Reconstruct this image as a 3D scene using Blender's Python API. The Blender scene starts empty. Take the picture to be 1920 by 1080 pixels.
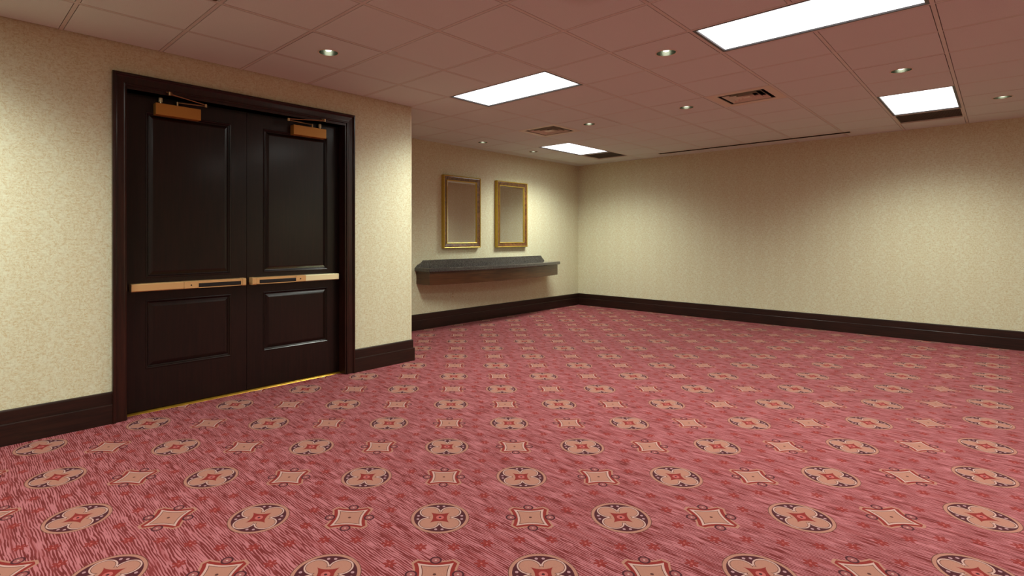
import bpy, bmesh, math
from mathutils import Vector
R = math.radians
scene = bpy.context.scene
col = scene.collection

# ---------------------------------------------------------------- camera, light, exposure
CAM_H = 1.339
CEIL = 2.7525
cam_d = bpy.data.cameras.new('camera')
cam = bpy.data.objects.new('camera', cam_d)
col.objects.link(cam)
cam.location = (0, 0, CAM_H)
cam.rotation_euler = (R(90), 0, R(44.883 - 90))
cam_d.sensor_width = 36
cam_d.lens = 1003.05 / 1920 * 36
cam_d.shift_x = (960 - 878.14) / 1920
cam_d.shift_y = -(540 - 444.73) / 1920
cam_d.clip_start = 0.05
scene.camera = cam

world = bpy.data.worlds.new('world')
scene.world = world
world.use_nodes = True
world.node_tree.nodes['Background'].inputs[0].default_value = (1, 1, 1, 1)
world.node_tree.nodes['Background'].inputs[1].default_value = 0.0

vs = scene.view_settings
vs.view_transform = 'Standard'
vs.look = 'None'
vs.gamma = 1
vs.use_curve_mapping = False
vs.exposure = 0.0

LAMP_WATT = 62.0          # per troffer
LAMP_COL = (0.925, 1.0, 0.90)
LENS_EMIT = 2.0
IES_GAIN = 0.665

# the room's 2 x 4 ft troffers: (x0, x1, y0, y1)
G0X, G0Y, T = 3.672, 0.295, 0.61
def gx(i): return G0X + T * i
def gy(j): return G0Y + T * j
TROFFERS = [
    (gx(0), gx(1), gy(4), gy(6)), (gx(0), gx(1), gy(0), gy(2)),
    (gx(5), gx(7), gy(0), gy(1)), (gx(5), gx(7), gy(7), gy(8)),
    # out of frame, beside and behind the camera, same grid
    (gx(-7), gx(-6), gy(4), gy(6)), (gx(-7), gx(-6), gy(0), gy(2)),
    (gx(-7), gx(-6), gy(-4), gy(-2)), (gx(0), gx(1), gy(-4), gy(-2)),
    (gx(5), gx(7), gy(-7), gy(-6)),
]
# photometric (LM-63) distribution of a louvered troffer: wide, then cut off past about 60 degrees
IES_ANG = [0, 10, 20, 30, 40, 50, 55, 60, 64, 68, 72, 76, 82, 90]
IES_CD = [100, 99, 97, 92, 79, 57, 43, 29, 18, 9, 4, 2, 1, 0]
ies_lines = ['IESNA:LM-63-2002', 'TILT=NONE', '1 1000 1 %d 1 1 2 0 0 0' % len(IES_ANG), '1 1 40',
             ' '.join(str(a) for a in IES_ANG), '0', ' '.join(str(c) for c in IES_CD)]
ies_text = bpy.data.texts.new('troffer_photometry')
ies_text.write('\n'.join(ies_lines) + '\n')
ld = bpy.data.lights.new('troffer_light', 'POINT')
ld.energy = LAMP_WATT / 10 * IES_GAIN
ld.color = LAMP_COL
ld.shadow_soft_size = 0.05
ld.use_nodes = True
lnt = ld.node_tree
em = next(n for n in lnt.nodes if n.type == 'EMISSION')
ies = lnt.nodes.new('ShaderNodeTexIES')
ies.mode = 'INTERNAL'; ies.ies = ies_text
lnt.links.new(ies.outputs[0], em.inputs['Strength'])
for (x0, x1, y0, y1) in TROFFERS:
    nx, ny = (2, 5) if x1 - x0 < y1 - y0 else (5, 2)
    for a in range(nx):
        for c in range(ny):
            lo = bpy.data.objects.new('troffer_light', ld)
            lo.location = (x0 + (x1 - x0) * (a + .5) / nx, y0 + (y1 - y0) * (c + .5) / ny, CEIL - 0.055)
            col.objects.link(lo)

# ---------------------------------------------------------------- node helpers
class S:
    """a socket with arithmetic"""
    nt = None
    def __init__(s, v): s.v = v
    @staticmethod
    def m(op, *a):
        n = S.nt.nodes.new('ShaderNodeMath'); n.operation = op
        for i, x in enumerate(a):
            x = x.v if isinstance(x, S) else x
            if isinstance(x, (int, float)): n.inputs[i].default_value = x
            else: S.nt.links.new(x, n.inputs[i])
        return S(n.outputs[0])
    def __add__(s, o): return S.m('ADD', s, o)
    __radd__ = __add__
    def __sub__(s, o): return S.m('SUBTRACT', s, o)
    def __rsub__(s, o): return S.m('SUBTRACT', o, s)
    def __mul__(s, o): return S.m('MULTIPLY', s, o)
    __rmul__ = __mul__
    def __truediv__(s, o): return S.m('DIVIDE', s, o)
    def __pow__(s, o): return S.m('POWER', s, o)
    def __lt__(s, o): return S.m('LESS_THAN', s, o)
    def __gt__(s, o): return S.m('GREATER_THAN', s, o)
def f_abs(a): return S.m('ABSOLUTE', a)
def f_min(a, b): return S.m('MINIMUM', a, b)
def f_max(a, b): return S.m('MAXIMUM', a, b)
def f_floor(a): return S.m('FLOOR', a)
def f_fract(a): return S.m('FRACT', a)
def f_len(a, b): return S.m('SQRT', a * a + b * b)
def f_smooth(a, lo, hi):
    n = S.nt.nodes.new('ShaderNodeMapRange'); n.interpolation_type = 'SMOOTHSTEP'
    S.nt.links.new(a.v, n.inputs['Value'])
    n.inputs['From Min'].default_value = lo; n.inputs['From Max'].default_value = hi
    return S(n.outputs[0])
def vec(x, y, z=0.0):
    n = S.nt.nodes.new('ShaderNodeCombineXYZ')
    for i, a in enumerate((x, y, z)):
        if isinstance(a, S): S.nt.links.new(a.v, n.inputs[i])
        else: n.inputs[i].default_value = a
    return n.outputs[0]
def noise(v, scale=1.0, detail=2.0, rough=0.5, dist=0.0):
    n = S.nt.nodes.new('ShaderNodeTexNoise')
    n.inputs['Scale'].default_value = scale; n.inputs['Detail'].default_value = detail
    n.inputs['Roughness'].default_value = rough; n.inputs['Distortion'].default_value = dist
    if v is not None: S.nt.links.new(v, n.inputs['Vector'])
    return S(n.outputs[0])
def srgb(r, g, b):
    def c(u):
        u /= 255.0
        return u / 12.92 if u <= 0.04045 else ((u + 0.055) / 1.055) ** 2.4
    return (c(r), c(g), c(b), 1)
def mix(f, a, b):
    n = S.nt.nodes.new('ShaderNodeMix'); n.data_type = 'RGBA'
    if isinstance(f, S): S.nt.links.new(f.v, n.inputs[0])
    else: n.inputs[0].default_value = f
    for i, c in ((6, a), (7, b)):
        if isinstance(c, tuple): n.inputs[i].default_value = c
        else: S.nt.links.new(c, n.inputs[i])
    return n.outputs[2]
def position():
    g = S.nt.nodes.new('ShaderNodeNewGeometry')
    s = S.nt.nodes.new('ShaderNodeSeparateXYZ')
    S.nt.links.new(g.outputs['Position'], s.inputs[0])
    return S(s.outputs[0]), S(s.outputs[1]), S(s.outputs[2])
def obj_coords():
    g = S.nt.nodes.new('ShaderNodeTexCoord')
    return g.outputs['Object']
def new_mat(name, base=(.5, .5, .5, 1), rough=.5, metal=0.0, spec=.5, coat=0.0, coat_rough=.1):
    m = bpy.data.materials.new(name); m.use_nodes = True
    S.nt = m.node_tree
    b = m.node_tree.nodes['Principled BSDF']
    b.inputs['Base Color'].default_value = base
    b.inputs['Roughness'].default_value = rough
    b.inputs['Metallic'].default_value = metal
    b.inputs['Specular IOR Level'].default_value = spec
    b.inputs['Coat Weight'].default_value = coat
    b.inputs['Coat Roughness'].default_value = coat_rough
    return m, b
def plug(b, name, sock):
    S.nt.links.new(sock.v if isinstance(sock, S) else sock, b.inputs[name])
def bump(b, h, strength=.3, dist=.002):
    n = S.nt.nodes.new('ShaderNodeBump')
    n.inputs['Strength'].default_value = strength; n.inputs['Distance'].default_value = dist
    S.nt.links.new(h.v, n.inputs['Height']); S.nt.links.new(n.outputs[0], b.inputs['Normal'])

# ---------------------------------------------------------------- materials
# carpet
m_carpet, b = new_mat('patterned_carpet', rough=.95, spec=.15)
X, Y, Z = position()
wob = noise(vec(X * 1.0, Y * 1.0), 9.0, 1.0)
A = X - 2.3268
B = Y - 1.2886
PIT = 0.43217
k = 1 / math.sqrt(2) / PIT
p = (A - B) * k
q = (A + B) * k
ip = f_floor(p + 0.5); iq = f_floor(q + 0.5)
fp = (p - ip) * PIT; fq = (q - iq) * PIT
par = f_fract((ip + iq) * 0.5 + 0.25) > 0.5      # 1 on the star cells
ros = 1.0 - par
ap = f_abs(fp); aq = f_abs(fq)
mx = f_max(ap, aq); mn = f_min(ap, aq)
r = f_len(fp, fq)
def dye(r_, g_, b_):
    u = srgb(r_, g_, b_); return (u[0] * .445, u[1] * .385, u[2] * .43, 1)
PINK = dye(226, 142, 142); DARK = dye(140, 46, 44); RED = dye(168, 48, 40)
TAN = dye(216, 156, 128); CREAM = dye(246, 205, 184); MAROON = dye(88, 26, 38)
LINE = dye(112, 64, 52); ROSE = dye(228, 122, 112)
# streaks running along Y
warp = noise(vec(X * 9.0, Y * 3.2, 2.0), 1.0, 3.0, .6)
n1 = noise(vec(X * 44, Y * 6.5), 1.0, 2.0, .6)
n2 = noise(vec(X * 190, Y * 11.0, 7.0), 1.0, 1.0, .5)
lines = S.m('SINE', X * 600.0 + warp * 26.0)
streak = f_smooth(lines * 0.095 + n1 * 0.55 + n2 * 0.45, 0.465, 0.535)
nb = noise(vec(X, Y), 3.0, 2.0)
pile = noise(vec(X, Y), 420.0, 1.0)
c = mix(streak, DARK, PINK)
c = mix(f_smooth(noise(vec(X * 30, Y * 3.0, 3.0), 1.0, 2.0), .52, .66) * 0.45, c, dye(180, 80, 78))
# small six-petalled flowers
def flower(dx, dy):
    rr = f_len(dx, dy)
    th = S.m('ARCTAN2', dy, dx)
    pet = f_abs(S.m('COSINE', th * 3.0)) * 0.0175 + 0.0120
    return rr < pet, rr < 0.0048
flo = None
for (dx, dy, w) in ((mx - 0.188, mn - 0.0713, par), (ap - 0.2161, aq - 0.2161, None)):
    a1, a2 = flower(dx, dy)
    if w is not None: a1 = a1 * w; a2 = a2 * w
    c = mix(a1 * 0.92, c, RED); c = mix(a2, c, ROSE)
# rosettes
def lay(c, mask, colr, cell=None):
    return mix(mask * cell if cell is not None else mask, c, colr)
c = lay(c, r < 0.1400, LINE, ros)
c = lay(c, r < 0.1372, TAN, ros)
c = lay(c, r < 0.1235, MAROON, ros)
c = lay(c, f_len(mx - 0.104, mn - 0.0145) < 0.0068, dye(222, 176, 176), ros)
dpet = f_len(ap - 0.050, aq - 0.050)
dia = ap + aq
c = lay(c, f_max(dpet < 0.0505, dia < 0.064), CREAM, ros)
c = lay(c, f_max(dpet < 0.0440, dia < 0.056), LINE, ros)
c = lay(c, f_max(dpet < 0.0415, dia < 0.053), TAN, ros)
U = f_abs(fp + fq) * 0.70711; V = f_abs(fp - fq) * 0.70711
c = lay(c, (U ** 0.66 + V ** 0.66) < 0.067 ** 0.66, RED, ros)
c = lay(c, r < 0.0185, ROSE, ros)
c = lay(c, r < 0.0065, MAROON, ros)
# four-cornered stars
mm = mn * (1 / 0.075)
s_ = mx - (mm * mm * 0.014 + 0.061)
c = lay(c, (s_ < 0.0255) * (r < 0.126), TAN, par)
c = lay(c, (s_ < 0.0165) * (r < 0.114), RED, par)
dc = f_len(mx - 0.0935, mn)
c = lay(c, dc < 0.0250, MAROON, par)
c = lay(c, dc < 0.0172, dye(188, 108, 104), par)
c = lay(c, dc < 0.0045, CREAM, par)
c = lay(c, (s_ < 0.0) * (r < 0.108), CREAM, par)
c = lay(c, s_ < -0.0100, LINE, par)
c = lay(c, s_ < -0.0130, TAN, par)
c = lay(c, r < 0.0070, LINE, par)
# pile speckle
c = mix((pile * 0.9) * 0.28, c, dye(70, 25, 25))
plug(b, 'Base Color', c)
b.inputs['Sheen Weight'].default_value = .09
b.inputs['Sheen Roughness'].default_value = .45
b.inputs['Sheen Tint'].default_value = (1.0, .56, .52, 1)
bump(b, pile, .35, .004)

# wallpaper
def wallpaper():
    m, b = new_mat('damask_wallpaper', rough=.62, spec=.3)
    X, Y, Z = position()
    t = X + Y
    cc = t * (1 / 0.27)
    ic = f_floor(cc)
    a = f_abs(cc - ic - 0.5) * 0.27
    half = f_fract(ic * 0.5) * 2.0
    zz = Z * (1 / 0.49) + half * 0.5
    bz = (f_fract(zz) - 0.5) * 0.49
    env = f_len(a * 1.5, bz)                       # medallion envelope
    sc = noise(vec(a, bz, 1.0), 15.0, 2.0, .5, 1.2)
    scroll = S.m('SINE', sc * 74.0 + env * 70.0)
    n_big = noise(vec(a, bz, 4.0), 19.0, 2.0, .5)
    body = f_smooth(n_big + (0.085 - a) * 1.1 + (0.12 - env) * 0.25, 0.34, 0.50) * 0.62 + 0.38
    mask = body * (f_smooth(scroll, -0.6, 0.5) * 0.75 + 0.25)
    weave = noise(vec(t * 22.0, Z * 300.0), 1.0, 2.0)
    weave2 = noise(vec(t * 330.0, Z * 20.0), 1.0, 2.0)
    n3 = noise(vec(t, Z), 60.0, 3.0, .6)
    thread = f_smooth(weave * 0.5 + n3 * 0.5, 0.42, 0.58)
    c = mix(mask * (thread * 0.5 + 0.5) * 0.74, srgb(216, 218, 192), srgb(194, 173, 128))
    w = f_smooth(weave * 0.6 + weave2 * 0.4, 0.35, 0.66)
    c = mix(w * 0.26, c, srgb(178, 158, 118))
    c = mix(f_smooth(n3, .46, .66) * 0.22, c, srgb(166, 146, 108))
    plug(b, 'Base Color', c)
    bump(b, weave * 0.5 + mask * 0.5, .12, .001)
    return m
m_wall = wallpaper()

# dark mahogany
def wood(name, dark, light, rough, coat, vertical=True, gs=1.0):
    m, b = new_mat(name, rough=rough, coat=coat, coat_rough=.16, spec=.3)
    X, Y, Z = position()
    t = X + Y
    v = vec(t * 60 * gs, Z * 3.0 * gs) if vertical else vec(t * 3.0 * gs, Z * 60.0 * gs)
    g = noise(v, 1.0, 4.0, .6, .3)
    g2 = noise(vec(t * 2.0, Z * 1.3, 5.0), 1.0, 2.0)
    c = mix(f_smooth(g * 0.7 + g2 * 0.3, .38, .64), dark, light)
    plug(b, 'Base Color', c)
    bump(b, g, .03, .0005)
    return m
m_door = wood('dark_mahogany_door', srgb(16, 8, 5), srgb(28, 13, 8), .34, .22)
m_trim = wood('dark_mahogany_trim', srgb(30, 10, 5), srgb(46, 18, 10), .35, .28)
m_base = wood('dark_wood_baseboard', srgb(27, 12, 7), srgb(42, 20, 12), .42, .25, False)
m_apron = wood('brown_veneer_apron', srgb(64, 34, 15), srgb(86, 50, 24), .36, .6, False)

# metals
m_brass, b = new_mat('satin_bronze_brass', srgb(228, 184, 126), .34, .45)
X, Y, Z = position()
g = noise(vec(X * 8, Z * 900), 1.0, 1.0)
plug(b, 'Roughness', g * 0.12 + 0.27)
m_closer, b = new_mat('bronze_painted_closer', srgb(186, 134, 60), .42, .35)
m_polished, b = new_mat('polished_brass', srgb(252, 244, 196), .28, .35)
m_armmetal, b = new_mat('aged_brass_arm', srgb(170, 140, 100), .3, 1.0)
m_thresh, b = new_mat('yellow_brass_threshold', srgb(180, 134, 44), .4, .8)
n = noise(obj_coords(), 30.0, 2.0)
plug(b, 'Roughness', n * 0.3 + 0.25)
m_black, b = new_mat('black_rubber_pad', srgb(22, 22, 23), .38)
m_void, b = new_mat('unlit_void', srgb(14, 11, 9), .9)
m_gold, b = new_mat('gold_leaf_bead', srgb(186, 146, 60), .34, .5)
n = noise(obj_coords(), 60.0, 2.0)
plug(b, 'Base Color', mix(n, srgb(176, 144, 44), srgb(210, 182, 84)))
m_burl, b = new_mat('burl_wood_frame', rough=.32, coat=.5)
n = noise(obj_coords(), 16.0, 4.0, .65, 1.2)
plug(b, 'Base Color', mix(f_smooth(n, .35, .65), srgb(74, 42, 20), srgb(122, 78, 42)))
m_mirror, b = new_mat('mirror_silvering', (.78, .79, .77, 1), .015, 1.0)
m_glassbevel, b = new_mat('mirror_bevel', (.80, .81, .78, 1), .03, 1.0)

# granite
m_granite, b = new_mat('dark_grey_granite', rough=.12, coat=.6, coat_rough=.04)
n = noise(obj_coords(), 130.0, 3.0, .7)
n2 = noise(obj_coords(), 22.0, 3.0, .6)
c = mix(f_smooth(n, .38, .66), srgb(34, 33, 35), srgb(92, 88, 86))
c = mix(f_smooth(n2, .45, .62) * 0.4, c, srgb(60, 54, 54))
plug(b, 'Base Color', c)

# ceiling
m_tile, b = new_mat('mineral_fibre_tile', rough=.9, spec=.2)
X, Y, Z = position()
fine = noise(vec(X, Y), 260.0, 2.0, .6)
pid = f_floor((X - G0X) / T) * 12.9898 + f_floor((Y - G0Y) / T) * 78.233
rnd = f_fract(f_abs(S.m('SINE', pid)) * 43758.5)
c = mix(f_smooth(fine, .42, .62) * 0.5, srgb(214, 221, 217), srgb(197, 203, 197))
c = mix(rnd * 0.06, c, srgb(190, 180, 168))
n = noise(vec(X, Y), 9.0, 3.0)
st = 1.0 - f_smooth(f_len((X - 2.62) * 0.8, Y - 1.69) + n * 0.10, 0.05, 0.27)
c = mix(st * 0.55, c, srgb(150, 128, 92))      # soft-edged brownish patch blended into the tile colour
plug(b, 'Base Color', c)
bump(b, fine, .25, .0015)
m_bar, b = new_mat('white_enamel_grid', srgb(204, 200, 192), .5)
m_gap, b = new_mat('grid_shadow_gap', srgb(52, 46, 40), .9)
m_enamel, b = new_mat('white_enamel_metal', srgb(214, 208, 194), .4)
m_frame, b = new_mat('grey_troffer_frame', srgb(86, 88, 90), .45, .2)
m_grille, b = new_mat('grey_return_grille', srgb(82, 72, 60), .6)
m_vent, b = new_mat('cream_diffuser_metal', srgb(212, 202, 182), .45)
m_refl, b = new_mat('satin_can_reflector', srgb(176, 180, 166), .26, 1.0)
m_beige, b = new_mat('beige_plastic', srgb(196, 178, 138), .45)
m_bead, b = new_mat('clear_corner_guard', srgb(226, 218, 186), .25, 0, .6)

m_lens, b = new_mat('lit_prismatic_lens', (.9, .9, .9, 1), .4)
b.inputs['Emission Color'].default_value = (1, 1, 1, 1)
b.inputs['Emission Strength'].default_value = LENS_EMIT
m_bulb, b = new_mat('frosted_lamp_face', (.9, .9, .85, 1), .5)
b.inputs['Emission Color'].default_value = (0.94, 1.0, 0.84, 1)
b.inputs['Emission Strength'].default_value = 1.5

# ---------------------------------------------------------------- mesh helpers
class MB:
    def __init__(s): s.v = []; s.f = []; s.mi = []; s.cur = 0; s.smooth = []; s.sm = False
    def face(s, pts):
        i = len(s.v); s.v += [tuple(p) for p in pts]
        s.f.append(tuple(range(i, i + len(pts)))); s.mi.append(s.cur); s.smooth.append(s.sm)
    def box(s, x0, y0, z0, x1, y1, z1):
        x0, x1 = sorted((x0, x1)); y0, y1 = sorted((y0, y1)); z0, z1 = sorted((z0, z1))
        P = [(x0, y0, z0), (x1, y0, z0), (x1, y1, z0), (x0, y1, z0), (x0, y0, z1), (x1, y0, z1), (x1, y1, z1), (x0, y1, z1)]
        i = len(s.v); s.v += P
        for f in ((0, 3, 2, 1), (4, 5, 6, 7), (0, 1, 5, 4), (1, 2, 6, 5), (2, 3, 7, 6), (3, 0, 4, 7)):
            s.f.append(tuple(i + a for a in f)); s.mi.append(s.cur); s.smooth.append(s.sm)
    def loft(s, loops, close=True, cap0=False, cap1=False):
        """loops: equal length lists of points; bridges neighbours"""
        i0 = len(s.v); n = len(loops[0])
        for L in loops: s.v += [tuple(p) for p in L]
        for a in range(len(loops) - 1):
            for j in range(n if close else n - 1):
                k = (j + 1) % n
                s.f.append((i0 + a * n + j, i0 + a * n + k, i0 + (a + 1) * n + k, i0 + (a + 1) * n + j))
                s.mi.append(s.cur); s.smooth.append(s.sm)
        if cap0: s.f.append(tuple(i0 + j for j in reversed(range(n)))); s.mi.append(s.cur); s.smooth.append(False)
        if cap1:
            b0 = i0 + (len(loops) - 1) * n
            s.f.append(tuple(b0 + j for j in range(n))); s.mi.append(s.cur); s.smooth.append(False)
    def lathe(s, cx, cy, prof, n=40, close=False):
        loops = []
        for (r, z) in prof:
            loops.append([(cx + r * math.cos(2 * math.pi * j / n), cy + r * math.sin(2 * math.pi * j / n), z) for j in range(n)])
        s.loft(loops)
    def tube(s, a, b, r, n=12, r2=None):
        a = Vector(a); b = Vector(b); d = (b - a).normalized()
        u = d.orthogonal().normalized(); w = d.cross(u)
        r2 = r if r2 is None else r2
        L = [[tuple(p + (u * math.cos(2 * math.pi * j / n) + w * math.sin(2 * math.pi * j / n)) * rr) for j in range(n)] for p, rr in ((a, r), (b, r2))]
        s.loft(L, cap0=True, cap1=True)
    def build(s, name, mats, parent=None, origin=None, bevel=0.0, merge=True, weld=True):
        me = bpy.data.meshes.new(name)
        o0 = Vector(origin) if origin else Vector((0, 0, 0))
        me.from_pydata([tuple(Vector(p) - o0) for p in s.v], [], s.f)
        if not isinstance(mats, (list, tuple)): mats = [mats]
        for m in mats: me.materials.append(m)
        for pl, mi, sm in zip(me.polygons, s.mi, s.smooth): pl.material_index = mi; pl.use_smooth = sm
        bm = bmesh.new(); bm.from_mesh(me)
        if weld: bmesh.ops.remove_doubles(bm, verts=bm.verts, dist=1e-6)
        bmesh.ops.recalc_face_normals(bm, faces=bm.faces)
        bm.to_mesh(me); bm.free()
        o = bpy.data.objects.new(name, me); col.objects.link(o)
        o.location = o0
        if parent is not None:
            o.parent = parent
            o.location = o0 - world_loc(parent)
        if bevel:
            md = o.modifiers.new('bevel', 'BEVEL'); md.width = bevel; md.segments = 3; md.limit_method = 'ANGLE'; md.angle_limit = R(40)
        return o
def world_loc(o):
    v = Vector((0, 0, 0))
    while o is not None: v += Vector(o.location); o = o.parent
    return v
def tag(o, label=None, cat=None, group=None, kind=None):
    if label: o['label'] = label
    if cat: o['category'] = cat
    if group: o['group'] = group
    if kind: o['kind'] = kind
    return o
def empty(name, loc):
    o = bpy.data.objects.new(name, None); col.objects.link(o); o.location = loc; o.empty_display_size = .1
    return o
def copy_tree(o, parent=None):
    c = o.copy(); col.objects.link(c)
    if parent is not None: c.parent = parent
    for ch in list(o.children): copy_tree(ch, c)
    return c
def subtract(rects, hole):
    hx0, hx1, hy0, hy1 = hole
    out = []
    for (x0, x1, y0, y1) in rects:
        if hx0 >= x1 or hx1 <= x0 or hy0 >= y1 or hy1 <= y0: out.append((x0, x1, y0, y1)); continue
        if hx0 > x0: out.append((x0, hx0, y0, y1))
        if hx1 < x1: out.append((hx1, x1, y0, y1))
        a, b_ = max(x0, hx0), min(x1, hx1)
        if hy0 > y0: out.append((a, b_, y0, hy0))
        if hy1 < y1: out.append((a, b_, hy1, y1))
    return out

# ---------------------------------------------------------------- room shell
YL, XC, YR, XR = 4.545, 3.685, 5.965, 9.09
XB, YB = -2.6, -4.6                      # walls behind and beside the camera
WT = 0.12
DX0, DX1, DZ = 0.995, 2.865, 2.44        # rough opening of the double door

m = MB()
m.box(XB - WT, YB - WT, -0.08, XR + WT, YR + WT, 0.0)
tag(m.build('floor', m_carpet), 'rose red carpet woven with tan rosettes and four-cornered stars', 'floor', kind='structure')

m = MB()
m.box(XB - WT, YL, 0, DX0, YL + 0.2, CEIL + .1)
m.box(DX1, YL, 0, XC, YL + 0.2, CEIL + .1)
m.box(DX0, YL, DZ, DX1, YL + 0.2, CEIL + .1)
tag(m.build('wall_left', m_wall, weld=False), 'cream damask papered wall holding the dark double door', 'wall', kind='structure')
m = MB(); m.box(XC - WT, YL + .2, 0, XC, YR + WT, CEIL + .1)
tag(m.build('wall_recess_side', m_wall), 'short return wall of the recess beyond the door wall', 'wall', kind='structure')
m = MB(); m.box(XC, YR, 0, XR, YR + WT, CEIL + .1)
tag(m.build('wall_recess', m_wall), 'recessed papered wall carrying the mirrors and stone shelf', 'wall', kind='structure')
m = MB(); m.box(XR, YB, 0, XR + WT, YR + WT, CEIL + .1)
tag(m.build('wall_right', m_wall), 'long bare cream papered wall on the right', 'wall', kind='structure')
m = MB(); m.box(XB - WT, YB - WT, 0, XR + WT, YB, CEIL + .1)
tag(m.build('wall_near', m_wall), 'papered wall to the right of the camera, out of frame', 'wall', kind='structure')
m = MB(); m.box(XB - WT, YB, 0, XB, YL, CEIL + .1)
tag(m.build('wall_behind', m_wall), 'papered wall behind the camera, out of frame', 'wall', kind='structure')

# ceiling: lay-in tiles, flush bars and the thin dark gap between them
CANS = [(gx(0) + T / 2, gy(2) + T / 2), (gx(3) + T / 2, gy(3) + T / 2), (gx(3) + T / 2, gy(0) + T / 2), (gx(6) + T / 2, gy(-1) + T / 2),
        (gx(3) + T / 2, gy(8) + T / 2), (gx(5) + T / 2, gy(8) + T / 2), (gx(3) + T / 2, gy(5) + T / 2), (gx(-3) + T / 2, gy(5) + T / 2)]
VENTS = [(gx(3), gx(4), gy(2), gy(3)), (gx(3), gx(4), gy(6), gy(7))]
GRILLES = [(gx(7), gx(8), gy(0), gy(1)), (gx(7), gx(8), gy(7), gy(8))]
SLOT = (8.650, 8.755, 1.43, 4.115)
CAN_R = 0.074
skip = TROFFERS + VENTS + GRILLES
m = MB()
bw = 0.011; gap = 0.0042
i0 = math.floor((XB - G0X) / T); i1 = math.ceil((XR - G0X) / T)
j0 = math.floor((YB - G0Y) / T); j1 = math.ceil((YR - G0Y) / T)
def cell_skipped(x, y): return any(a < x < b_ and c_ < y < d for (a, b_, c_, d) in skip)
def in_room(x, y): return not (x < XC and y > YL)
for i in range(i0, i1):
    for j in range(j0, j1):
        x0, x1 = max(gx(i), XB), min(gx(i + 1), XR)
        y0, y1 = max(gy(j), YB), min(gy(j + 1), YR)
        if x1 - x0 < .03 or y1 - y0 < .03: continue
        cx, cy = (x0 + x1) / 2, (y0 + y1) / 2
        if cell_skipped(cx, cy): continue
        if x1 <= XC + .02 and y0 > YL - .03: continue
        if x1 <= XC + .02 and y1 > YL: y1 = YL
        e = bw + gap
        rx0 = x0 + e if x0 > XB + .001 else x0
        rx1 = x1 - e if x1 < XR - .001 else x1
        ry0 = y0 + e if y0 > YB + .001 else y0
        ry1 = y1 - e if y1 < YR - .001 else y1
        can = [cc_ for cc_ in CANS if x0 < cc_[0] < x1 and y0 < cc_[1] < y1]
        m.cur = 0
        if can:
            cx, cy = can[0]; n = 48
            inner = []; outer = []
            for t_ in range(n):
                a = 2 * math.pi * (t_ + .5) / n
                ca, sa = math.cos(a), math.sin(a)
                inner.append((cx + CAN_R * ca, cy + CAN_R * sa, CEIL))
                s1 = min((rx1 - cx) / abs(ca), (ry1 - cy) / abs(sa))
                outer.append((cx + s1 * ca, cy + s1 * sa, CEIL))
            m.loft([outer, inner])
            m.loft([inner, [(a_, b_, CEIL + .02) for (a_, b_, c_) in inner]])
            for (ux, uy) in ((rx0, ry0), (rx1, ry0), (rx1, ry1), (rx0, ry1)):
                # close the small corner triangles left by the radial outline
                near = sorted(outer, key=lambda P: (P[0] - ux) ** 2 + (P[1] - uy) ** 2)[:2]
                m.face([(ux, uy, CEIL), near[0], near[1]])
        else:
            for (a, b_, c_, d) in subtract([(rx0, rx1, ry0, ry1)], SLOT):
                m.box(a, c_, CEIL, b_, d, CEIL + .016)
# bars
m.cur = 1
bars = []
for i in range(i0, i1 + 1):
    x = gx(i)
    if XB < x < XR: bars.append((x - bw, x + bw, YB, YR))
bars_y = []
for j in range(j0, j1 + 1):
    y = gy(j)
    if YB < y < YR: bars_y.append((XB, XR, y - bw, y + bw))
for h in skip + [SLOT]: bars = subtract(bars, (h[0] + bw, h[1] - bw, h[2] + bw, h[3] - bw) if h is not SLOT else h); 
for h in skip + [SLOT]: bars_y = subtract(bars_y, (h[0] + bw, h[1] - bw, h[2] + bw, h[3] - bw) if h is not SLOT else h)
for h in bars: bars_y = subtract(bars_y, h)
for (a, b_, c_, d) in bars + bars_y:
    if (a + b_) / 2 < XC and (c_ + d) / 2 > YL: continue
    if b_ <= XC and d > YL: d = YL
    m.box(a, c_, CEIL, b_, d, CEIL + .012)
# dark backing seen only through the gaps
m.cur = 2
backs = [(XB, XR, YB, YR)]
for h in skip + [SLOT]: backs = subtract(backs, (h[0] + .002, h[1] - .002, h[2] + .002, h[3] - .002))
for (cx, cy) in CANS: backs = subtract(backs, (cx - .1, cx + .1, cy - .1, cy + .1))
for (a, b_, c_, d) in backs: m.face([(a, c_, CEIL + .018), (b_, c_, CEIL + .018), (b_, d, CEIL + .018), (a, d, CEIL + .018)])
tag(m.build('ceiling', [m_tile, m_bar, m_gap], weld=False), 'suspended ceiling of square white fibre tiles in a grid', 'ceiling', kind='structure')

# ---------------------------------------------------------------- baseboards
BB = [(0.0, 0.0), (0.027, 0.0), (0.027, 0.134), (0.0255, 0.139), (0.015, 0.1395), (0.015, 0.215), (0.0135, 0.222), (0.009, 0.226), (0.0, 0.227)]
def baseboard(name, label, a, b_, nrm, k0, k1):
    """a, b_: ends of the run on the wall line; nrm: direction into the room; k: mitre shift along the run per unit of thickness"""
    a = Vector((a[0], a[1])); b_ = Vector((b_[0], b_[1])); d = (b_ - a).normalized(); nv = Vector(nrm)
    m = MB()
    La = [(a.x + d.x * k0 * t_ + nv.x * t_, a.y + d.y * k0 * t_ + nv.y * t_, z) for (t_, z) in BB]
    Lb = [(b_.x + d.x * k1 * t_ + nv.x * t_, b_.y + d.y * k1 * t_ + nv.y * t_, z) for (t_, z) in BB]
    m.loft([La, Lb], cap0=True, cap1=True)
    return tag(m.build(name, m_base), label, 'baseboard', kind='structure')
e_ = 0.0005
TX0, TX1, TZ = 0.918, 2.952, 2.540
baseboard('baseboard_left', 'dark wood baseboard left of the double door', (XB, YL - e_), (TX0 - e_, YL - e_), (0, -1), 1, 0)
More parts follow.
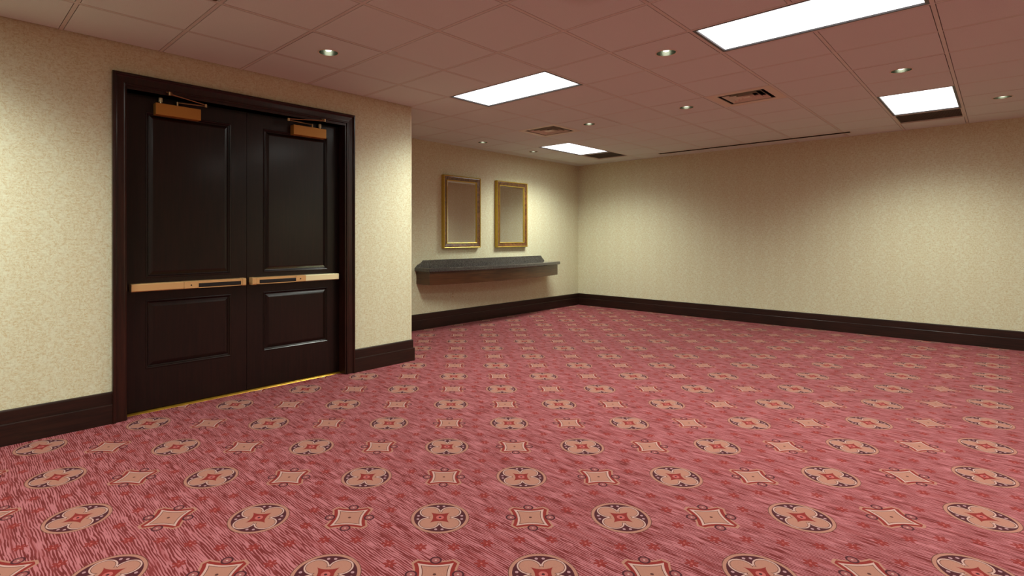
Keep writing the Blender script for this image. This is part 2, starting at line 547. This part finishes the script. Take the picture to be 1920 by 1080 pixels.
baseboard('baseboard_left', 'short dark wood baseboard between double door and wall corner', (TX1 + e_, YL - e_), (XC, YL - e_), (0, -1), 0, 1)
baseboard('baseboard_recess_side', 'dark wood baseboard along the hidden recess return', (XC + e_, YL), (XC + e_, YR - e_), (1, 0), -1, -1)
baseboard('baseboard_recess', 'dark wood baseboard under the mirrors and stone shelf', (XC + e_, YR - e_), (XR - e_, YR - e_), (0, -1), 1, -1)
baseboard('baseboard_right', 'long dark wood baseboard along the right wall', (XR - e_, YR - e_), (XR - e_, YB + e_), (-1, 0), 1, -1)
baseboard('baseboard_near', 'dark wood baseboard beside the camera', (XR - e_, YB + e_), (XB + e_, YB + e_), (0, 1), 1, -1)
baseboard('baseboard_behind', 'dark wood baseboard behind the camera', (XB + e_, YB + e_), (XB + e_, YL - e_), (1, 0), 1, -1)

# clear guard on the outside corner of the wallpaper
m = MB()
m.box(XC - .016, YL - .0025, .229, XC + .0025, YL - .0002, 2.66)
m.box(XC + .0002, YL - .0025, .229, XC + .0025, YL + .016, 2.66)
tag(m.build('corner_guard', m_bead), 'pale glossy corner guard strip on the wall edge beside the recess', 'corner guard', kind='structure')

# ---------------------------------------------------------------- door surround
def mitred_casing(name, prof, x0, x1, zt, y_base, mat, parent=None):
    """prof: (inset from outer edge, projection) - an inverted U casing with mitred corners"""
    m = MB()
    loops = []
    for k_ in range(4):
        L = []
        for (ins, pr) in prof:
            if k_ == 0: pt = (x0 + ins, y_base - pr, 0.0)
            elif k_ == 1: pt = (x0 + ins, y_base - pr, zt - ins)
            elif k_ == 2: pt = (x1 - ins, y_base - pr, zt - ins)
            else: pt = (x1 - ins, y_base - pr, 0.0)
            L.append(pt)
        loops.append(L)
    m.loft(loops, cap0=True, cap1=True)
    return m.build(name, mat, parent)
CASE = [(0, 0), (0, .030), (.004, .036), (.016, .038), (.021, .034), (.023, .026), (.030, .022), (.060, .0195), (.072, .019),
        (.078, .022), (.086, .022), (.090, .017), (.090, 0)]
surround = empty('door_frame', ((TX0 + TX1) / 2, YL, 0))
tag(surround, 'dark mahogany moulded frame around the double door', 'door frame', kind='structure')
c_ = mitred_casing('casing', CASE, TX0, TX1, TZ, YL - .0005, m_trim, surround)
# jamb lining with stop
m = MB()
JI0, JI1, JZ = 1.012, 2.848, 2.428       # clear opening
m.box(TX0 + .088, YL - .012, 0, JI0, YL + .19, JZ)
m.box(JI1, YL - .012, 0, TX1 - .088, YL + .19, JZ)
m.box(TX0 + .088, YL - .012, JZ, TX1 - .088, YL + .19, TZ - .088)
m.box(DX0, YL + .0, JZ, DX1, YL + .19, DZ)
o = m.build('jamb', m_trim, surround, weld=False)
m = MB(); m.box(DX0 - .02, YL + .155, 0, DX1 + .02, YL + .20, DZ)
# door leaves ---------------------------------------------------------
YD = 4.64                                 # front face of the leaves
LT = .044
def rect_loop(x0, x1, z0, z1, ins, y): return [(x0 + ins, y, z0 + ins), (x1 - ins, y, z0 + ins), (x1 - ins, y, z1 - ins), (x0 + ins, y, z1 - ins)]
PANEL = [(0.0, -.0005), (0.002, -.0035), (0.007, -.0045), (0.012, -.001), (0.017, .007), (0.020, .010), (0.024, .011), (0.030, .0085), (0.040, .004), (0.050, .0005), (0.054, 0.0)]
def leaf(name, label, x0, x1, panels, hinge_left):
    e = empty(name, ((x0 + x1) / 2, YD + LT / 2, 0))
    tag(e, label, 'door', kind='structure')
    z0, z1 = .016, 2.424
    m = MB()
    # stiles and rails around the two panel openings
    (px0, px1, uz0, uz1), (_, _, lz0, lz1) = panels
    ys, ye = YD, YD + LT
    m.box(x0, ys, z0, px0, ye, z1); m.box(px1, ys, z0, x1, ye, z1)
    m.box(px0, ys, z0, px1, ye, lz0); m.box(px0, ys, lz1, px1, ye, uz0); m.box(px0, ys, uz1, px1, ye, z1)
    m.build('door_slab', m_door, e, weld=False)
    for (a, b_, c_, d) in panels:
        m = MB()
        loops = [rect_loop(a, b_, c_, d, ins, YD + y) for (ins, y) in PANEL]
        m.loft(loops, cap1=True)
        m.loft([rect_loop(a, b_, c_, d, 0, YD + LT - .002), loops[0]], cap0=True)
        m.build('panel', m_door, e)
    return e
GAPM = 1.9335
dl = leaf('door_1', 'left leaf of the dark mahogany double door with bronze exit bar', JI0 + .003, GAPM - .0015, [(1.158, 1.800, 1.026, 2.302), (1.158, 1.800, .328, .856)], True)
dr = leaf('door_2', 'right leaf of the dark mahogany double door with brighter brass exit bar', GAPM + .0015, JI1 - .003, [(2.078, 2.720, 1.026, 2.302), (2.078, 2.720, .328, .856)], False)

def wedge_bar(x0, x1, z0, z1, yb, yf, ch=.006):
    """long horizontal housing, chamfered along its front edges"""
    m = MB()
    prof = [(yb, z0), (yf + ch, z0), (yf, z0 + ch), (yf, z1 - ch), (yf + ch, z1), (yb, z1)]
    m.loft([[(x0, y, z) for (y, z) in prof], [(x1, y, z) for (y, z) in prof]], cap0=True, cap1=True)
    return m
def exit_bar(parent, xa, xb, pad0, pad1, joint, rail_side, railmat):
    """xa..xb: overall; pad0..pad1: black push pad; joint: where the long rail meets the pad housing"""
    yb = YD - .0005; yf = 4.572
    e = empty('exit_bar', ((xa + xb) / 2, YD, .958)); 
    e.parent = parent; e.location = Vector(((xa + xb) / 2, YD, .958)) - world_loc(parent)
    e['label'] = 'bronze push bar with black pad'
    lo, hi = (xa, joint) if rail_side == 'l' else (joint, xb)
    m = wedge_bar(lo, hi, .929, .987, yb, yf); m.build('rail', railmat, e)
    lo, hi = (joint, xb - .03) if rail_side == 'l' else (xa + .038, joint)
    lo += .002 if rail_side == 'l' else 0; hi -= .002 if rail_side == 'r' else 0
    m = MB()
    # pad housing: an open tray with a lip round the recessed pad
    prof = [(yb, .930), (yf + .002, .930), (yf - .002, .934), (yf - .002, .984), (yf + .004, .988), (yb, .988)]
    for (a, b_) in ((lo, min(pad0, pad1)), (max(pad0, pad1), hi)):
        m.loft([[(a, y, z) for (y, z) in prof], [(b_, y, z) for (y, z) in prof]], cap0=True, cap1=True)
    m.box(pad0, yb, .930, pad1, yf, .9365); m.box(pad0, yb, .9685, pad1, yf + .001, .988); m.box(pad0, yb, .9365, pad1, yf + .02, .9685)
    m.build('housing', m_brass, e, weld=False)
    m = wedge_bar(pad0 + .001, pad1 - .001, .938, .9675, yf + .019, yf - .0035, .004); m.build('push_pad', m_black, e)
    if rail_side == 'l': a, b_ = xb - .028, xb
    else: a, b_ = xa, xa + .036
    m = wedge_bar(a, b_, .9265, .990, yb, yf - .004, .008); m.build('end_cap', m_brass, e)
    sx = joint + (.055 if rail_side == 'l' else -.055)
    m = MB(); m.tube((sx, yf - .0025, .957), (sx, yf + .004, .957), .006, 16); m.build('lock_cylinder', m_black, e)
    return e
exit_bar(dl, 1.049, 1.898, 1.518, 1.856, 1.408, 'l', m_brass)
exit_bar(dr, 1.953, 2.803, 2.016, 2.356, 2.455, 'r', m_polished)

def closer(parent, x0, x1, post, arm_end, shoe, flip):
    yf = 4.572
    e = empty('door_closer', ((x0 + x1) / 2, YD, 2.325))
    e.parent = parent; e.location = Vector(((x0 + x1) / 2, YD, 2.325)) - world_loc(parent)
    m = MB(); m.box(x0, yf, 2.280, x1, YD - .0005, 2.369); m.build('closer_body', m_closer, e, bevel=.003)
    ym = (yf + YD) / 2
    m = MB()
    m.tube((post, ym, 2.369), (post, ym, 2.372), .016, 16); m.tube((post, ym, 2.3715), (post, ym, 2.406), .008, 14)
    m.build('spindle', m_armmetal, e)
    # double arm: spindle -> elbow out in the room -> shoe on the frame head
    el = (arm_end, 4.50, 2.384)
    m = MB()
    m.tube((post, ym, 2.401), el, .0055, 10, .0045)
    m.tube((el[0], el[1], 2.374), (el[0], el[1], 2.399), .010, 14)
    m.build('main_arm', m_armmetal, e)
    sh = (shoe, YL - .040, 2.434)
    m = MB()
    m.tube((el[0], el[1], 2.394), sh, .0042, 10)
    m.tube((sh[0], sh[1], 2.422), (sh[0], sh[1], 2.448), .010, 14)
    m.box(sh[0] - .020, YL - .024, 2.446, sh[0] + .024, YL + .02, 2.4502)
    m.box(sh[0] - .007, YL - .046, 2.438, sh[0] + .007, YL - .016, 2.4465)
    m.build('forearm', m_armmetal, e, weld=False)
    # adjusting knob at the hinge end of the body
    kx = x0 + .045 if not flip else x1 - .045
    m = MB(); m.tube((kx, ym + .01, 2.369), (kx, ym + .01, 2.388), .008, 14); m.tube((kx, ym + .01, 2.387), (kx, ym + .01, 2.418), .015, 20, .013)
    m.build('adjusting_knob', m_polished, e)
closer(dl, 1.210, 1.536, 1.372, 1.548, 1.288, False)
closer(dr, 2.334, 2.667, 2.536, 2.245, 2.608, True)

# brass threshold
m = MB()
prof = [(YD - .030, .0), (YD - .026, .004), (YD - .012, .010), (YD + LT, .010), (YD + LT + .03, .004), (YD + LT + .035, 0)]
m.loft([[(JI0 + .001, y, z) for (y, z) in prof], [(JI1 - .001, y, z) for (y, z) in prof]], cap0=True, cap1=True)
tag(m.build('door_threshold', m_thresh), 'yellow brass threshold strip under the double door', 'threshold')

# ---------------------------------------------------------------- troffers
def troffer(x0, x1, y0, y1, label, ribs=False, grp=None):
    cx, cy = (x0 + x1) / 2, (y0 + y1) / 2
    e = empty('ceiling_light', (cx, cy, CEIL))
    tag(e, label, 'ceiling light', grp)
    a, b_, c_, d = x0 + .012, x1 - .012, y0 + .012, y1 - .012
    def loop(ins, z): return [(a + ins, c_ + ins, z), (b_ - ins, c_ + ins, z), (b_ - ins, d - ins, z), (a + ins, d - ins, z)]
    m = MB()
    m.loft([loop(0, CEIL + .014), loop(0, CEIL - .0005), loop(.019, CEIL - .0005), loop(.021, CEIL + .012)])
    m.build('light_frame', m_frame, e)
    m = MB(); m.face(loop(.020, CEIL + .010)[::-1])
    m.build('diffuser', m_lens, e)
    m = MB(); m.loft([loop(.004, CEIL + .013), loop(.004, CEIL + .11)], cap1=True)
    m.build('light_housing', m_enamel, e)
    if ribs:
        m = MB()
        n = 8
        for k_ in range(1, n):
            x = a + (b_ - a) * k_ / n
            m.box(x - .003, c_ + .021, CEIL + .0062, x + .003, d - .021, CEIL + .0095)
        tag(m.build('lens_rib', m_enamel, e, weld=False))
    return e
troffer(*TROFFERS[0], 'bright oblong ceiling light nearest the double door')
troffer(*TROFFERS[1], 'largest bright oblong ceiling light, cut by the top edge of the picture')
troffer(*TROFFERS[2], 'ribbed bright ceiling light with dark grille beyond, near the right wall', True)
troffer(*TROFFERS[3], 'small far ceiling light in front of the mirror corner')
for tt in TROFFERS[4:]:
    troffer(*tt, 'oblong ceiling light out of frame near the camera', grp='ceiling lights out of frame')

# ---------------------------------------------------------------- return air grilles
def return_grille(x0, x1, y0, y1, label):
    e = empty('return_air_grille', ((x0 + x1) / 2, (y0 + y1) / 2, CEIL)); tag(e, label, 'air grille')
    a, b_, c_, d = x0 + .012, x1 - .012, y0 + .012, y1 - .012
    def loop(ins, z): return [(a + ins, c_ + ins, z), (b_ - ins, c_ + ins, z), (b_ - ins, d - ins, z), (a + ins, d - ins, z)]
    m = MB(); m.loft([loop(0, CEIL + .014), loop(0, CEIL - .0005), loop(.010, CEIL - .0005), loop(.010, CEIL + .16)])
    m.build('grille_frame', m_enamel, e)
    m = MB()
    n = 44
    for k_ in range(1, n):
        x = a + .01 + (b_ - a - .02) * k_ / n; m.box(x - .0012, c_ + .0105, CEIL + .012, x + .0012, d - .0105, CEIL + .028)
        y = c_ + .01 + (d - c_ - .02) * k_ / n; m.box(a + .0105, y - .0012, CEIL + .0121, b_ - .0105, y + .0012, CEIL + .0279)
    m.build('grille_core', m_grille, e, weld=False)
    m = MB(); m.face(loop(.009, CEIL + .16)); m.build('plenum_back', m_void, e)
return_grille(*GRILLES[0], 'dark square return grille between ribbed ceiling light and right wall')
return_grille(*GRILLES[1], 'dark square return grille beyond the far corner ceiling light')

# ---------------------------------------------------------------- square step-down air diffusers
def diffuser(x0, x1, y0, y1, label, neck, directional):
    cx, cy = (x0 + x1) / 2, (y0 + y1) / 2
    e = empty('air_diffuser', (cx, cy, CEIL)); tag(e, label, 'air vent')
    h_ = (x1 - x0) / 2 - .012
    def loop(hh, z): return [(cx - hh, cy - hh, z), (cx + hh, cy - hh, z), (cx + hh, cy + hh, z), (cx - hh, cy + hh, z)]
    m = MB()
    m.loft([loop(h_, CEIL + .012), loop(h_, CEIL - .001), loop(neck, CEIL - .001), loop(neck, CEIL + .006)], cap1=False)
    m.build('diffuser_face', m_vent, e)
    m = MB(); m.loft([loop(neck + .0002, CEIL + .0055), loop(neck + .0002, CEIL + .12)]); m.build('duct_neck', m_void, e)
    r0 = neck - .034
    k_ = 0
    while r0 > .05:
        m = MB()
        zt = CEIL + .030; zb = CEIL - .001
        m.loft([loop(r0, zb), loop(r0 - .003, zb), loop(r0 - .030, zt), loop(r0 - .027, zt), loop(r0, zb)])
        m.build('louver_ring', m_vent, e)
        r0 -= .052
    m = MB(); m.loft([loop(max(r0 + .012, .02), CEIL - .002), loop(max(r0 + .012, .02), CEIL + .002)], cap0=True, cap1=True); m.build('core_plate', m_vent, e)
    m = MB(); m.face(loop(neck, CEIL + .12)); m.build('duct_back', m_void, e)
diffuser(*VENTS[0], 'square louvered air vent between can lights, nearer the large ceiling light', .214, True)
diffuser(*VENTS[1], 'square louvered air vent with pale border, left of the far ceiling light', .235, False)

# ---------------------------------------------------------------- linear slot by the right wall
e = empty('slot_diffuser', ((SLOT[0] + SLOT[1]) / 2, (SLOT[2] + SLOT[3]) / 2, CEIL))
tag(e, 'long narrow dark air slot in the ceiling along the right wall', 'air vent')
a, b_, c_, d = SLOT
def sl(ins, z): return [(a + ins, c_ + ins, z), (b_ - ins, c_ + ins, z), (b_ - ins, d - ins, z), (a + ins, d - ins, z)]
m = MB(); m.loft([sl(-.006, CEIL - .0008), sl(-.006, CEIL - .003), sl(.006, CEIL - .003)]); m.build('slot_frame', m_vent, e)
m = MB(); m.loft([sl(.006, CEIL - .0029), sl(.006, CEIL + .05)]); m.build('slot_throat', m_void, e)
m = MB(); m.box(a + .033, c_ + .012, CEIL - .001, a + .037, d - .012, CEIL + .03); m.build('slot_blade', m_void, e)
m = MB(); m.face(sl(.006, CEIL + .05)); m.build('slot_back', m_void, e)

# ---------------------------------------------------------------- recessed can lights
def can_light():
    e = empty('can_light', (0, 0, CEIL))
    m = MB(); m.sm = True
    m.lathe(0, 0, [(CAN_R + .006, CEIL - .0003), (CAN_R + .005, CEIL - .003), (CAN_R - .001, CEIL - .0035), (CAN_R - .004, CEIL - .001)], 48)
    m.build('trim_ring', m_vent, e)
    m = MB(); m.sm = True
    m.lathe(0, 0, [(CAN_R - .004, CEIL - .001), (CAN_R - .006, CEIL + .03), (CAN_R - .011, CEIL + .06), (CAN_R - .020, CEIL + .09), (CAN_R - .032, CEIL + .12)], 64)
    m.build('reflector', m_refl, e)
    m = MB(); m.sm = True
    m.lathe(0, 0, [(CAN_R - .032, CEIL + .120), (.0001, CEIL + .121)], 32)
    m.build('socket_plate', m_void, e)
    m = MB(); m.sm = True
    m.lathe(0, 0, [(.012, CEIL + .1205), (.020, CEIL + .085), (.025, CEIL + .040), (.0245, CEIL + .022), (.020, CEIL + .012), (.012, CEIL + .008), (.0001, CEIL + .0065)], 32)
    m.build('lamp', m_bulb, e)
    return e
can0 = can_light()
labels = ['recessed can light left of the largest ceiling light',
          'recessed can light left of the louvered vent in the ceiling centre',
          'recessed can light just above the ribbed ceiling light',
          'recessed can light at the right edge of the picture',
          'recessed can light left of the far corner, nearer the recess opening',
          'recessed can light left of the far corner ceiling light',
          'recessed can light right of the pale bordered vent',
          'recessed can light in front of the double door']
for k_, (x, y) in enumerate(CANS):
    c_ = can0 if k_ == 0 else copy_tree(can0)
    c_.location = (x, y, CEIL)
    tag(c_, labels[k_], 'can light', 'recessed can lights in the ceiling')

# sprinkler head, its tip just inside the top edge of the picture
e = empty('sprinkler_head', (1.150, 3.205, CEIL)); tag(e, 'small metal sprinkler head hanging above the door, cut by picture top', 'sprinkler')
m = MB(); m.sm = True
m.lathe(1.150, 3.205, [(.0001, CEIL - .006), (.02, CEIL - .006), (.034, CEIL - .003), (.036, CEIL - .0003)], 32); m.build('escutcheon', m_enamel, e)
m = MB()
m.tube((1.150, 3.205, CEIL - .004), (1.150, 3.205, CEIL - .022), .009, 16)
for s in (-1, 1):
    m.tube((1.150 + s * .009, 3.205, CEIL - .02), (1.150 + s * .011, 3.205, CEIL - .036), .0022, 8)
    m.tube((1.150 + s * .011, 3.205, CEIL - .035), (1.150, 3.205, CEIL - .047), .0022, 8)
m.tube((1.150, 3.205, CEIL - .020), (1.150, 3.205, CEIL - .042), .0025, 10)
m.build('sprinkler_body', m_armmetal, e, weld=False)
m = MB(); m.tube((1.150, 3.205, CEIL - .0465), (1.150, 3.205, CEIL - .049), .015, 20); m.build('deflector_plate', m_armmetal, e)

# ---------------------------------------------------------------- mirrors
def wall_mirror(x0, x1, z0, z1, label):
    yw = YR - .001; yf = 5.905
    e = empty('wall_mirror', ((x0 + x1) / 2, yw, z0)); tag(e, label, 'mirror', 'gilt framed mirrors above the stone shelf')
    def L(ins, y): return rect_loop(x0, x1, z0, z1, ins, y)
    org = ((x0 + x1) / 2, yw, (z0 + z1) / 2)
    m = MB(); m.loft([L(0, yw), L(0, yf + .008), L(.003, yf + .001), L(.009, yf - .002), L(.015, yf + .001), L(.018, yf + .007)]); m.build('outer_bead', m_gold, e, org)
    m = MB(); m.loft([L(.018, yf + .007), L(.026, yf + .006), L(.068, yf + .020), L(.070, yf + .022)]); m.build('frame_rail', m_burl, e, org)
    m = MB(); m.loft([L(.070, yf + .022), L(.072, yf + .014), L(.077, yf + .012), L(.082, yf + .015), L(.085, yf + .030)]); m.build('inner_bead', m_gold, e, org)
    m = MB(); m.loft([L(.084, yf + .0285), L(.108, yf + .0262)]); m.cur = 0; m.build('bevelled_edge', m_glassbevel, e, org)
    m = MB(); m.loft([L(.108, yf + .0262), L(.109, yf + .0262)], cap1=True); m.build('mirror_glass', m_mirror, e, org)
wall_mirror(5.415, 6.215, 1.172, 2.280, 'gilt framed wall mirror on the left, nearer the door wall corner')
wall_mirror(6.612, 7.411, 1.168, 2.282, 'gilt framed wall mirror on the right, nearer the far room corner')

# ---------------------------------------------------------------- bow-fronted stone shelf
e = empty('console_shelf', (6.43, YR - .001, .66)); tag(e, 'wall-hung bow-fronted shelf with dark granite top and brown wood apron', 'console shelf')
yw = YR - .001
def bow(x, xa, xb, d0, d1):
    t_ = (x - (xa + xb) / 2) / ((xb - xa) / 2)
    return yw - (d0 + (d1 - d0) * (1 - t_ * t_))
def plan(xa, xb, d0, d1, n=40):
    P = [(xa, yw)]
    for k_ in range(n + 1):
        x = xa + (xb - xa) * k_ / n; P.append((x, bow(x, xa, xb, d0, d1)))
    P.append((xb, yw)); return P
CX0, CX1 = 4.895, 8.01
def shrink(xa, xb, d0, d1, s): return plan(xa + s, xb - s, d0 - s, d1 - s)
m = MB()
P0 = plan(4.928, 7.980, .290, .475)
m.loft([[(x, y, .664) for (x, y) in P0], [(x, y, .8485) for (x, y) in P0]], cap0=True, cap1=True)
m.build('apron', m_apron, e)
m = MB()
lo = []
for (s, z) in ((.010, .849), (.003, .852), (0, .860), (0, .893), (.003, .900), (.009, .904), (.012, .905)):
    lo.append([(x, y, z) for (x, y) in shrink(CX0, CX1, .325, .512, s)])
m.loft(lo, cap0=True, cap1=True)
m.build('counter_top', m_granite, e, (6.43, yw, .88))
m = MB()
def bs(y): return [(4.905, y, .9052), (7.950, y, .9052), (7.925, y, .930), (7.880, y, .965), (7.845, y, 1.004), (5.050, y, 1.004), (5.010, y, .968), (4.945, y, .940)]
m.loft([bs(yw), bs(yw - .020)], cap0=True, cap1=True)
m.build('backsplash', m_granite, e, (6.43, yw, .95))

# ---------------------------------------------------------------- outlet
e = empty('wall_outlet', (5.645, YR - .001, .449)); tag(e, 'small beige socket outlet on the wall below the stone shelf', 'outlet')
m = MB(); m.box(5.610, YR - .006, .392, 5.680, YR - .0008, .506); m.build('cover_plate', m_wall, e, bevel=.002)
for s in (-1, 1):
    zc = .449 + s * .0205
    m = MB(); m.box(5.629, YR - .0085, zc - .014, 5.661, YR - .0061, zc + .014); r_ = m.build('socket', m_beige, e, bevel=.002)
    m = MB()
    m.box(5.636, YR - .0095, zc - .004, 5.6385, YR - .0086, zc + .006); m.box(5.6515, YR - .0095, zc - .004, 5.654, YR - .0086, zc + .006)
    m.build('slot', m_black, r_, weld=False)
